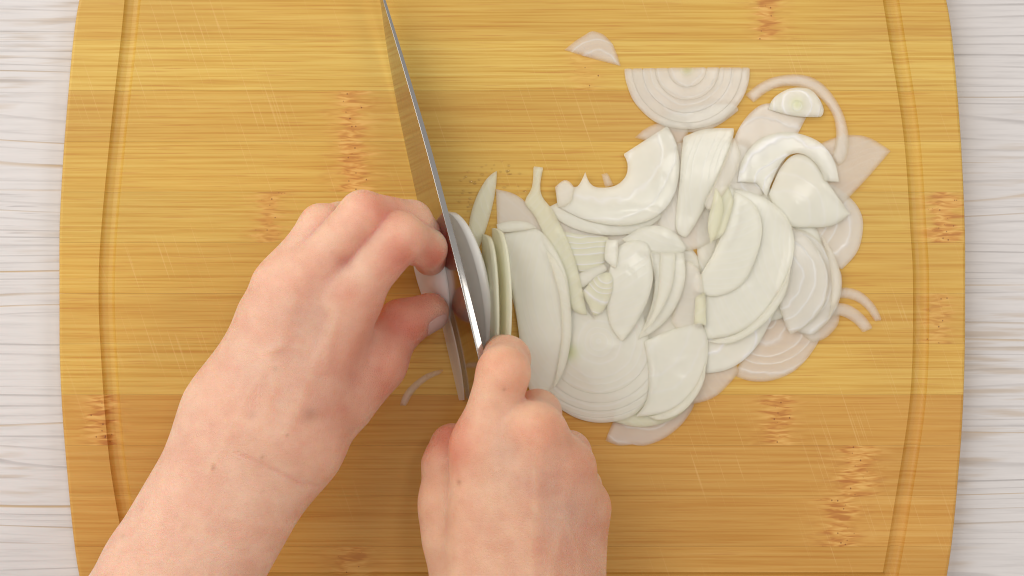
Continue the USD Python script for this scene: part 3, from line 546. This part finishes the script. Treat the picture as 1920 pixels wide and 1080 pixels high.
# --- slices that stand on edge next to the blade: half discs of the bulb set at a steep angle
def standing(label, p0, p1, height, thick, tilt, mat, bulge=0.0, z0=0.2, right=1, power=0.5, name='onion_slice', skew=0.0):
    """flat edge on the board from p0 to p1 (mm xy); the round side rises, leaning by tilt degrees to the right; outer rim rounded"""
    p0, p1 = np.asarray(p0, float), np.asarray(p1, float)
    L = np.linalg.norm(p1 - p0); d = (p1 - p0) / L; nrm = np.array([d[1], -d[0]]) * right
    th = math.radians(tilt); up = np.array([nrm[0] * math.sin(th), nrm[1] * math.sin(th), math.cos(th)])
    side = np.array([nrm[0] * math.cos(th), nrm[1] * math.cos(th), -math.sin(th)])
    n, m = 46, 14; V, rad = [], []
    for layer in range(5):                     # across the thickness
        q = layer / 4
        for a in range(n + 1):
            s_ = a / n; x = s_ * L
            env = max(1e-3, (4 * s_ * (1 - s_))) ** power
            for b in range(m + 1):
                h = b / m
                edge = 1 - 0.10 * (2 * q - 1)**2 * (h > 0.9)
                y = height * env * h * edge * (1 + skew * (s_ - .5))
                w = thick * (q - 0.0) * (0.35 + 0.65 * env ** 0.5) + bulge * q * math.sin(math.pi * s_) * math.sin(math.pi * min(1, h * .9 + .1))
                p = np.r_[p0 + d * x, z0] + up * y + side * w
                V.append(p); rad.append(math.hypot(x - L / 2, y) / 4.0)
    V = np.array(V); V[:, 2] = np.maximum(V[:, 2], z0); K = (n + 1) * (m + 1); F = []
    idx = lambda l, a, b: l * K + a * (m + 1) + b
    for l in (0, 4):
        for a in range(n):
            for b in range(m):
                q = [idx(l, a, b), idx(l, a + 1, b), idx(l, a + 1, b + 1), idx(l, a, b + 1)]
                F += [[q[0], q[1], q[2]], [q[0], q[2], q[3]]] if l == 4 else [[q[0], q[2], q[1]], [q[0], q[3], q[2]]]
    for l in range(4):
        for a in range(n):
            for b, flip in ((m, 0), (0, 1)):
                q = [idx(l, a, b), idx(l, a + 1, b), idx(l + 1, a + 1, b), idx(l + 1, a, b)]
                F += [[q[0], q[1], q[2]], [q[0], q[2], q[3]]] if flip else [[q[0], q[2], q[1]], [q[0], q[3], q[2]]]
        for b in range(m):
            for a, flip in ((0, 0), (n, 1)):
                q = [idx(l, a, b), idx(l, a, b + 1), idx(l + 1, a, b + 1), idx(l + 1, a, b)]
                F += [[q[0], q[1], q[2]], [q[0], q[2], q[3]]] if flip == 0 else [[q[0], q[2], q[1]], [q[0], q[3], q[2]]]
    me = trimesh.Trimesh(V, np.array(F), process=False); trimesh.repair.fix_normals(me)
    c = (p0 + p1) / 2
    t_ = thing(name, label, 'onion slice', (c[0], c[1], 0), GROUP)
    obj('flesh', me, mat, t_, smooth=50)
    return t_
standing('fresh white slice still clinging to the right face of the knife blade', P(829, 398)[:2], P(888, 690)[:2], 21, 4.6, 37, O_SKIN, bulge=2.6, right=-1, power=0.45)
slice_('narrow crescent slice lying apart between the knife and the pile', [(932, 320, 1), (912, 336), (893, 370), (881, 410), (880, 445), (893, 478, 1), (908, 440), (920, 400), (929, 358)], O_GREEN, t=2.6)
standing('left of two slices standing on edge between the knife and the big left slice', P(903, 440)[:2], P(908, 705)[:2], 25, 2.6, 14, O_GREEN, right=-1, power=0.3)
standing('right of two slices standing on edge between the knife and the big left slice', P(922, 428)[:2], P(926, 690)[:2], 25, 2.6, 17, O_GREEN, right=-1, power=0.34)

# --- the piece of onion still being cut: a dome of nested layers left of the blade
def onion_half():
    t_ = thing('onion_half', 'remaining white onion half held under the fingertips left of the blade', 'onion', P(790, 540))
    ax = P(868, 752)[:2]; tip = P(784, 400)[:2]
    d = (tip - ax) / np.linalg.norm(tip - ax); nl = np.array([-d[1], d[0]])     # nl: to the left of the blade
    c0 = P(812, 505)[:2] + nl * 1.2
    k = 0
    radii = [26, 23.2, 19.5, 15, 9.5]
    for R, r in zip(radii, radii[1:] + [0]):
        def dome(rr):
            s = Man.sphere(1.0, 72).scale((rr, rr * 0.30, rr * 0.92))
            return s
        piece = dome(R) - (dome(r + 0.12) if r else Man())
        piece = piece ^ Man.cube((200, 100, 100)).translate((-100, 0.0, 0.25))
        piece = piece.rotate((19, 0, 0))                 # the cut face leans with the blade
        piece = piece ^ Man.cube((200, 200, 100)).translate((-100, -100, 0.25))
        v, f, _ = meshkit.arrays(piece)
        w = np.c_[c0[0] + v[:, 0] * d[0] + v[:, 1] * nl[0], c0[1] + v[:, 0] * d[1] + v[:, 1] * nl[1], v[:, 2]]
        if np.linalg.det(np.array([[d[0], nl[0]], [d[1], nl[1]]])) < 0: f = f[:, ::-1]
        obj('layer', (w, f), O_SKIN if k == 0 else O_WHITE, t_, smooth=40); k += 1
onion_half()

# ------------------------------------------------------------------ kitchen knife
HEEL = P(868, 752, 0.15); TIPB = P(694, -12, 0.15)
kd = (TIPB - HEEL)[:2]; KL = np.linalg.norm(kd); kd = kd / KL; kn = np.array([kd[1], -kd[0]])     # kn: to the right
TILT = math.radians(19)
kup = np.array([kn[0] * math.sin(TILT), kn[1] * math.sin(TILT), math.cos(TILT)]); kside = np.array([kn[0] * math.cos(TILT), kn[1] * math.cos(TILT), -math.sin(TILT)])
KD = np.array([kd[0], kd[1], 0.0])
def kpt(l, h, w=0.0): return HEEL + KD * l + kup * h + kside * w
def knife():
    t_ = thing('kitchen_knife', "chef's knife with steel blade and dark handle, leaning right while cutting the onion", 'knife', HEEL)
    ls = np.linspace(0, KL, 60)
    edge = np.interp(ls, [0, KL * .45, KL * .7, KL * .88, KL], [0, 0, 1.6, 7, 17]); spine = np.interp(ls, [0, KL * .3, KL * .6, KL * .85, KL], [45, 42.5, 36, 25.5, 17.6])
    edge = ndimage.gaussian_filter1d(edge, 3, mode='nearest'); spine = ndimage.gaussian_filter1d(spine, 3, mode='nearest')
    half_t = np.interp(ls, [0, KL * .6, KL], [1.75, 1.25, 0.55])
    prof = [(0.0, 0.04), (0.06, 0.30), (0.35, 0.62), (0.7, 0.85), (0.97, 1.0), (0.995, 0.97), (1.0, 0.86)]
    ringp = prof + [(h, -w) for h, w in prof[::-1]]
    V, F = [], []
    m = len(ringp)
    for l, e, s_, ht in zip(ls, edge, spine, half_t):
        for h, w in ringp: V.append(kpt(l, e + (s_ - e) * h, w * ht))
    for a in range(len(ls) - 1):
        for b in range(m):
            q = [a * m + b, a * m + (b + 1) % m, (a + 1) * m + (b + 1) % m, (a + 1) * m + b]
            F += [[q[0], q[1], q[2]], [q[0], q[2], q[3]]]
    for b in range(1, m - 1): F.append([0, b + 1, b]); F.append([(len(ls) - 1) * m, (len(ls) - 1) * m + b, (len(ls) - 1) * m + b + 1])
    me = trimesh.Trimesh(np.array(V), np.array(F), process=False); trimesh.repair.fix_normals(me)
    obj('blade', me, M_STEEL, t_, smooth=22)
    def bar(l0, l1, h0, h1, w, n=12, fat=0.0):
        cr = []
        for l, s_ in zip(np.linspace(l0, l1, n), np.linspace(0, 1, n)):
            g = 1 + fat * math.sin(math.pi * s_) * .5
            hc, hh, ww = (h0 + h1) / 2, (h1 - h0) / 2 * g, w * g
            for a in np.linspace(0, 2 * math.pi, 20, endpoint=False):
                ca, sa = math.cos(a), math.sin(a)
                cr.append(kpt(l, hc + hh * np.sign(sa) * abs(sa)**.6, ww * np.sign(ca) * abs(ca)**.6))
        return Man.hull_points(np.array(cr))
    obj('bolster', bar(-9, 0.5, 19, 44, 5.0), M_STEEL2, t_, smooth=35)
    obj('handle', bar(-112, -9.2, 19, 43, 7.6, fat=.12), M_GRIP, t_, smooth=35)
knife()
def stuck(label, l0, l1, h0, h1, w, mat):
    """a thin slice clinging to the left face of the blade"""
    n = 24; V = []
    for i, l in enumerate(np.linspace(l0, l1, n)):
        a = math.sin(math.pi * (0.06 + 0.88 * i / (n - 1))) ** 0.45
        for hh, ww in ((h0, -1.9), (h0 + (h1 - h0) * a, -1.75), (h0 + (h1 - h0) * a - .3, -1.75 - w), (h0, -1.9 - w)): V.append(kpt(l, hh, ww - 0.25))
    F = []
    for i in range(n - 1):
        for b in range(4):
            q = [i * 4 + b, i * 4 + (b + 1) % 4, i * 4 + 4 + (b + 1) % 4, i * 4 + 4 + b]; F += [[q[0], q[1], q[2]], [q[0], q[2], q[3]]]
    F += [[0, 2, 1], [0, 3, 2], [n * 4 - 4, n * 4 - 3, n * 4 - 2], [n * 4 - 4, n * 4 - 2, n * 4 - 1]]
    me = trimesh.Trimesh(np.array(V), np.array(F), process=False); trimesh.repair.fix_normals(me)
    o = kpt((l0 + l1) / 2, h0, 0)
    obj('flesh', me, mat, thing('onion_strip', label, 'onion strip', o, GROUP), smooth=30)
stuck('thin cloudy slice of onion clinging to the left face of the blade near its heel', 1, 56, 3.0, 17, 0.5, O_FILM)

# ------------------------------------------------------------------ hands: distance fields turned into one skin
def smin(a, b, k):
    h = np.maximum(k - np.abs(a - b), 0) / k
    return np.minimum(a, b) - h * h * k * 0.25
def cone(p, a, b, ra, rb):
    ab = b - a; t = np.clip(((p - a) @ ab) / max(ab @ ab, 1e-9), 0, 1)
    return np.linalg.norm(p - (a + t[:, None] * ab), axis=1) - (ra + t * (rb - ra))
def chain(p, js, k=3.0):
    d = None
    for (a, ra), (b, rb) in zip(js[:-1], js[1:]):
        c = cone(p, a, b, ra, rb); d = c if d is None else smin(d, c, k)
    return d
def J(lst): return [(P(u, v, z), r) for u, v, z, r in lst]
def surface(field, lo, hi, h):
    """surface nets of field < 0, evaluated finely only near the skin"""
    lo = np.asarray(lo, float); n = ((np.asarray(hi) - lo) / h).astype(int); B = 5; n = (n // B + 1) * B
    cs = n // B
    cc = np.stack(np.meshgrid(*[np.arange(c) for c in cs], indexing='ij'), -1).reshape(-1, 3)
    dc = field(lo + (cc * B + (B - 1) / 2) * h)
    full = np.repeat(np.repeat(np.repeat(dc.reshape(cs), B, 0), B, 1), B, 2).astype(np.float32)
    near = np.abs(dc) < B * h * 1.0 + 1.5
    off = np.stack(np.meshgrid(*[np.arange(B)] * 3, indexing='ij'), -1).reshape(-1, 3)
    ids = (cc[near][:, None] * B + off[None]).reshape(-1, 3)
    for k in range(0, len(ids), 400000):
        q = ids[k:k + 400000]; full[q[:, 0], q[:, 1], q[:, 2]] = field(lo + q * h)
    s = full < 0
    corner = [(i, j, k) for i in (0, 1) for j in (0, 1) for k in (0, 1)]
    sl = lambda a, c: a[c[0]:a.shape[0] - 1 + c[0], c[1]:a.shape[1] - 1 + c[1], c[2]:a.shape[2] - 1 + c[2]]
    cnt = sum(sl(s, c).astype(np.int8) for c in corner)
    act = (cnt > 0) & (cnt < 8); cid = -np.ones(act.shape, int); A = np.argwhere(act); cid[act] = np.arange(len(A))
    acc, num = np.zeros((len(A), 3)), np.zeros(len(A))
    for c0 in corner:
        for ax in range(3):
            if c0[ax]: continue
            c1 = list(c0); c1[ax] = 1
            f0 = full[tuple((A + c0).T)]; f1 = full[tuple((A + c1).T)]; x = (f0 < 0) != (f1 < 0)
            t = np.where(x, f0 / np.where(x, f0 - f1, 1), 0)
            pt = A + np.array(c0); pt = pt.astype(float); pt[:, ax] += t
            acc += pt * x[:, None]; num += x
    V = lo + acc / num[:, None] * h
    F = []
    for ax in range(3):
        u, v = [(1, 2), (2, 0), (0, 1)][ax]
        a = s; sh = [slice(None)] * 3; sh2 = [slice(None)] * 3
        sh[ax] = slice(0, -1); sh2[ax] = slice(1, None)
        cr = np.argwhere(a[tuple(sh)] != a[tuple(sh2)]); cr = cr[(cr[:, u] > 0) & (cr[:, v] > 0) & (cr[:, u] < act.shape[u]) & (cr[:, v] < act.shape[v])]
        ins = a[tuple(cr.T)]
        eu, ev = np.eye(3, dtype=int)[u], np.eye(3, dtype=int)[v]
        q = np.stack([cid[tuple((cr - eu - ev).T)], cid[tuple((cr - ev).T)], cid[tuple(cr.T)], cid[tuple((cr - eu).T)]], 1)
        q = np.where(ins[:, None], q, q[:, ::-1]); F += [q[:, [0, 1, 2]], q[:, [0, 2, 3]]]
    F = np.vstack(F)
    for _ in range(2):       # pull the vertices onto the field
        e = 0.3; d = field(V); g = np.stack([field(V + e * np.eye(3)[k]) - field(V - e * np.eye(3)[k]) for k in range(3)], 1) / (2 * e)
        g /= np.maximum(np.linalg.norm(g, axis=1, keepdims=True), 0.2)
        V = V - np.clip(d, -h, h)[:, None] * g * 0.8
    m = trimesh.Trimesh(V, F, process=False)
    return m
def lines_xy(p, pts, z):
    q = PX(pts, z); d = np.full(len(p), 1e9)
    for a, b in zip(q[:-1], q[1:]):
        ab = b - a; t = np.clip(((p[:, :2] - a) @ ab) / (ab @ ab), 0, 1); d = np.minimum(d, np.linalg.norm(p[:, :2] - a - t[:, None] * ab, axis=1))
    return d
bump_ = lambda d, w: np.exp(-(d / w)**2)

LEFT = dict(
    fore=[J([(527, 843, 50, 21), (375, 1100, 62, 22), (190, 1440, 95, 26)]), J([(441, 797, 48, 20.5), (293, 1066, 60, 22), (110, 1400, 95, 26)])],
    meta=[J([(545, 800, 50, 16), (657, 568, 55, 12.8)]), J([(505, 785, 53, 16), (572, 518, 58, 12.5)]), J([(468, 772, 51, 16), (526, 540, 54, 12)]), J([(440, 762, 47, 15), (500, 600, 47, 11)]),
          J([(560, 805, 42, 17), (693, 678, 36, 14)])],
    fingers=[J([(650, 558, 57, 11.8), (748, 445, 60, 10.9), (800, 466, 38, 8.8), (806, 486, 24, 7.5)]),
             J([(574, 520, 58, 11.0), (680, 402, 61, 10.0), (772, 414, 40, 8.8), (798, 440, 26, 7.6)]),
             J([(526, 538, 54, 10.6), (602, 424, 51, 9.4), (690, 412, 33, 8.6), (745, 430, 20, 7.4)]),
             J([(500, 595, 47, 9.8), (570, 495, 36, 8.2), (620, 455, 20, 7.2), (660, 450, 10, 6.6)])],
    thumb=J([(640, 740, 36, 15), (704, 676, 32, 11.8), (752, 608, 26, 10.2), (806, 585, 20, 8.4)]))
def left_field(p):
    f = None
    for c in LEFT['fore']:
        d = chain(p, c, 4); f = d if f is None else smin(f, d, 26)
    pal = None
    for c in LEFT['meta']:
        d = chain(p, c, 4); pal = d if pal is None else smin(pal, d, 11)
    body = smin(f, pal, 24)
    # knuckles, tendons, veins, wrist folds
    top = np.clip((p[:, 2] - 45) / 12, 0, 1)
    for u, v, a, w in ((655, 545, 0.6, 9), (562, 525, 0.8, 9), (520, 545, 0.4, 7)):
        body = body - a * bump_(np.linalg.norm(p[:, :2] - PX([(u, v)], 58)[0], axis=1), w) * top
    for pts, a, w in (([(650, 550), (590, 690), (545, 800)], 0.55, 3.2), ([(563, 525), (525, 680), (500, 790)], 0.5, 3.2), ([(610, 690), (630, 600), (600, 545)], 0.4, 2.0), ([(490, 660), (540, 645), (575, 655)], 0.45, 1.7), ([(520, 650), (470, 740), (400, 880)], 0.35, 2.2)):
        body = body - a * bump_(lines_xy(p, pts, 65), w) * top
    for pts, a, w in (([(448, 845), (500, 868), (560, 905), (590, 915)], 0.55, 1.0), ([(470, 862), (520, 885), (570, 915)], 0.30, 0.8), ([(612, 600), (596, 640)], 0.4, 5), ([(555, 590), (540, 660)], 0.35, 5)):
        body = body + a * bump_(lines_xy(p, pts, 72), w) * top
    for u, v, z, r in ((636, 508, 50, 8.5), (558, 495, 46, 8.0)): body = smin(body, np.linalg.norm(p - P(u, v, z), axis=1) - r, 4)
    body = smin(body, chain(p, LEFT['thumb'], 4), 9)
    out = body
    for i, c in enumerate(LEFT['fingers']):
        fg = chain(p, c, 2.5)
        # bony middle joint and its skin folds
        jp, jr = c[1]; dj = np.linalg.norm(p - jp, axis=1)
        ax = c[1][0] - c[0][0]; ax = ax / np.linalg.norm(ax)
        s_ = (p - jp) @ ax + 0.5 * np.sin(p[:, 0] * .8 + p[:, 1] * .6)
        fg = fg + 0.22 * (bump_(s_ + 3.2, .5) + bump_(s_ + .4, .55) + .8 * bump_(s_ - 2.6, .5)) * bump_(dj, 12) * np.clip((p[:, 2] - jp[2]) / 5, 0, 1)
        fg = fg - 0.25 * bump_(dj, 9)
        if i == 0: F0 = [smin(body, fg, 8)]
        else: F0.append(smin(body, fg, 7))
    d = F0[0]
    for x in F0[1:]: d = smin(d, x, 1.0)
    for a, b, r in (((634, 510, 49), (718, 424, 48), 7.2), ((556, 495, 46), (640, 408, 45), 6.8), ((520, 520, 42), (585, 430, 36), 7.0)):
        d = smin(d, cone(p, P(*a), P(*b), r, r), 2.5)
    return d

RIGHT = dict(
    fore=[J([(925, 1240, 62, 21), (915, 1500, 78, 22), (900, 1760, 105, 25)]), J([(1040, 1240, 62, 21), (1040, 1500, 78, 22), (1045, 1760, 105, 25)])],
    meta=[J([(915, 1160, 64, 17), (905, 840, 63, 13)]), J([(970, 1160, 68, 17), (1000, 822, 70, 13)]), J([(1020, 1160, 66, 17), (1056, 882, 63, 12.5)]), J([(1054, 1170, 58, 17), (1086, 955, 53, 12)]),
          J([(890, 1150, 50, 17), (852, 965, 44, 13.5)])],
    fingers=[J([(905, 838, 63, 11.8), (944, 698, 64, 11.0), (950, 674, 44, 10.0), (942, 664, 24, 9.0)]),
             J([(1002, 812, 69, 12), (1008, 775, 44, 10), (958, 790, 20, 9), (905, 800, 15, 8)]),
             J([(1058, 876, 61, 11.5), (1066, 850, 36, 9.6), (1005, 838, 16, 8.6), (945, 845, 14, 8)]),
             J([(1090, 950, 52, 10.5), (1090, 912, 30, 8.6), (1040, 890, 15, 7.6), (985, 890, 13, 7)])],
    thumb=J([(862, 1000, 46, 14), (845, 930, 40, 12), (842, 872, 33, 10.6), (848, 836, 29, 9.2)]))
def right_field(p):
    f = None
    for c in RIGHT['fore']:
        d = chain(p, c, 4); f = d if f is None else smin(f, d, 26)
    pal = None
    for c in RIGHT['meta']:
        d = chain(p, c, 4); pal = d if pal is None else smin(pal, d, 11)
    body = smin(f, pal, 24)
    top = np.clip((p[:, 2] - 50) / 12, 0, 1)
    for u, v, a, w in ((1012, 812, 0.5, 10), (1068, 875, 0.4, 9), (1098, 940, 0.4, 6)):
        body = body - a * bump_(np.linalg.norm(p[:, :2] - PX([(u, v)], 68)[0], axis=1), w) * top
    for pts, a, w in (([(905, 850), (925, 1000), (960, 1150)], 0.4, 3.4), ([(1012, 825), (1000, 980), (990, 1150)], 0.6, 3.2), ([(1075, 870), (1050, 1000), (1020, 1150)], 0.5, 3.0), ([(960, 900), (1010, 960), (1060, 970), (1090, 1060)], 0.35, 1.8), ([(1010, 960), (1000, 870)], 0.3, 1.6)):
        body = body - a * bump_(lines_xy(p, pts, 80), w) * top
    for pts, a, w in (([(958, 850), (965, 930)], 0.3, 6), ([(1048, 870), (1035, 950)], 0.3, 6), ([(1095, 900), (1075, 970)], 0.2, 5)):
        body = body + a * bump_(lines_xy(p, pts, 78), w) * top
    body = smin(body, chain(p, RIGHT['thumb'], 4), 7)
    F0 = []
    for i, c in enumerate(RIGHT['fingers']):
        fg = chain(p, c, 3.5)
        F0.append(smin(body, fg, 9))
    d = F0[0]
    for x in F0[1:]: d = smin(d, x, 2.0)
    return d

def blob(V, spots, z):
    r = np.zeros(len(V))
    for u, v, rad, a in spots: r = np.maximum(r, a * np.exp(-(np.linalg.norm(V[:, :2] - PX([(u, v)], z)[0], axis=1) / (rad * S))**2))
    return r
def make_hand(field, lo, hi, mat, label, org, red, brown, blue, z, h=1.15):
    m = surface(field, lo, hi, h)
    V = np.array(m.vertices)
    jit = 0.55 + 0.9 * meshkit.fbm(V / 9.0, 3, 5)
    tone = np.c_[np.clip(blob(V, red, z) * jit, 0, 1), blob(V, brown, z), blob(V, blue, z)]
    t_ = thing('hand', label, 'hand', org, None)
    sk = obj('skin', m, mat, t_, smooth=True, var={'tone': tone})
    return t_, m

lt, lm = make_hand(left_field, P(-60, 1480, 0) * [1, 1, 0] + [0, 0, -2], P(870, 330, 0) * [1, 1, 0] + [0, 0, 124], M_SKIN,
    'bare left hand and forearm with curled fingers pressing the onion left of the knife', P(560, 680),
    [(750, 490, 42, .6), (815, 480, 32, .75), (720, 390, 50, .45), (770, 620, 75, .72), (650, 545, 28, .3), (545, 525, 26, .2), (645, 492, 18, .5), (700, 690, 80, .5), (620, 760, 50, .35), (740, 420, 24, .3)],
    [(585, 775, 13, .38), (410, 870, 3.5, .6), (545, 812, 3, .35), (500, 852, 3.5, .4), (520, 690, 5, .25), (480, 775, 7, .2), (240, 1000, 4, .3)],
    [(530, 655, 22, .14), (560, 590, 40, .12), (480, 700, 40, .1)], 66)
rt, rm = make_hand(right_field, P(770, 1790, 0) * [1, 1, 0] + [-8, 0, -2], P(1160, 600, 0) * [1, 1, 0] + [8, 0, 134], M_SKIN2,
    'bare right hand gripping the knife handle with index finger along the blade', P(960, 900),
    [(1035, 800, 40, .15), (825, 835, 50, .7), (1090, 890, 60, .3), (1110, 990, 70, .35)],
    [(860, 907, 4, .55), (945, 731, 3.5, .45)],
    [(1000, 900, 40, .22), (1050, 965, 45, .25), (960, 850, 30, .18), (1010, 960, 22, .2)], 78)

# thumbnail of the left hand: a curved plate set into the skin
def nail(parent, center, axis, normal, length, width, field):
    axis = axis / np.linalg.norm(axis); normal = normal - axis * (normal @ axis); normal /= np.linalg.norm(normal); sd = np.cross(normal, axis)
    n, m = 13, 11; pts = []
    for i in range(n):
        for j in range(m):
            a, b = 2 * i / (n - 1) - 1, 2 * j / (m - 1) - 1
            w = width / 2 * (1 - 0.25 * max(0, a)**3 - 0.2 * max(0, -a)**3)
            pts.append(center + axis * a * length / 2 * (1 - 0.12 * b * b) + sd * b * w)
    pts = np.array(pts)
    for _ in range(14):           # drop on the skin along the normal
        pts = pts - normal * np.clip(field(pts) - 0.22, -1, 1)[:, None] * 0.9
    top = pts; bot = pts - normal * 0.7; V = np.vstack([top, bot]); N = n * m; F = []
    for i in range(n - 1):
        for j in range(m - 1):
            q = [i * m + j, i * m + j + 1, (i + 1) * m + j + 1, (i + 1) * m + j]
            F += [[q[0], q[1], q[2]], [q[0], q[2], q[3]], [q[0] + N, q[2] + N, q[1] + N], [q[0] + N, q[3] + N, q[2] + N]]
    rim = [j for j in range(m)] + [i * m + m - 1 for i in range(1, n)] + [(n - 1) * m + j for j in range(m - 2, -1, -1)] + [i * m for i in range(n - 2, 0, -1)]
    for a, b in zip(rim, rim[1:] + rim[:1]): F += [[a, a + N, b + N], [a, b + N, b]]
    me = trimesh.Trimesh(V, np.array(F), process=False); trimesh.repair.fix_normals(me)
    obj('thumbnail', me, M_NAIL, parent, smooth=40)
tj = LEFT['thumb']; ax_ = tj[3][0] - tj[2][0]
nail(lt, tj[3][0] + np.array([0.5, -0.5, 0]) + np.array([0.35, -0.6, 0.55]) * 9, ax_, np.array([0.30, -0.70, 0.62]), 11.5, 9.5, left_field)

# ------------------------------------------------------------------ juice on the board
drops = []
for _ in range(260):
    u, v = RNG.normal(925, 42), RNG.normal(390, 48)
    c = P(u, v); r = RNG.uniform(0.18, 0.55)
    if not (855 < u < 1015 and 300 < v < 520) or float(sample(HF, c[None, :2])[0]) > 0.05: continue
    s = trimesh.creation.icosphere(subdivisions=1, radius=1.0); s.apply_scale((r * RNG.uniform(1, 2.2), r, r * 0.45)); s.apply_translation((c[0], c[1], 0.02 + float(sample(HF, c[None, :2])[0]))); drops.append(s)
tag(obj('juice_drops', trimesh.util.concatenate(drops), M_WATER, smooth=True), 'tiny glistening drops of onion juice on the wood beside the knife', 'droplets', None, 'stuff')
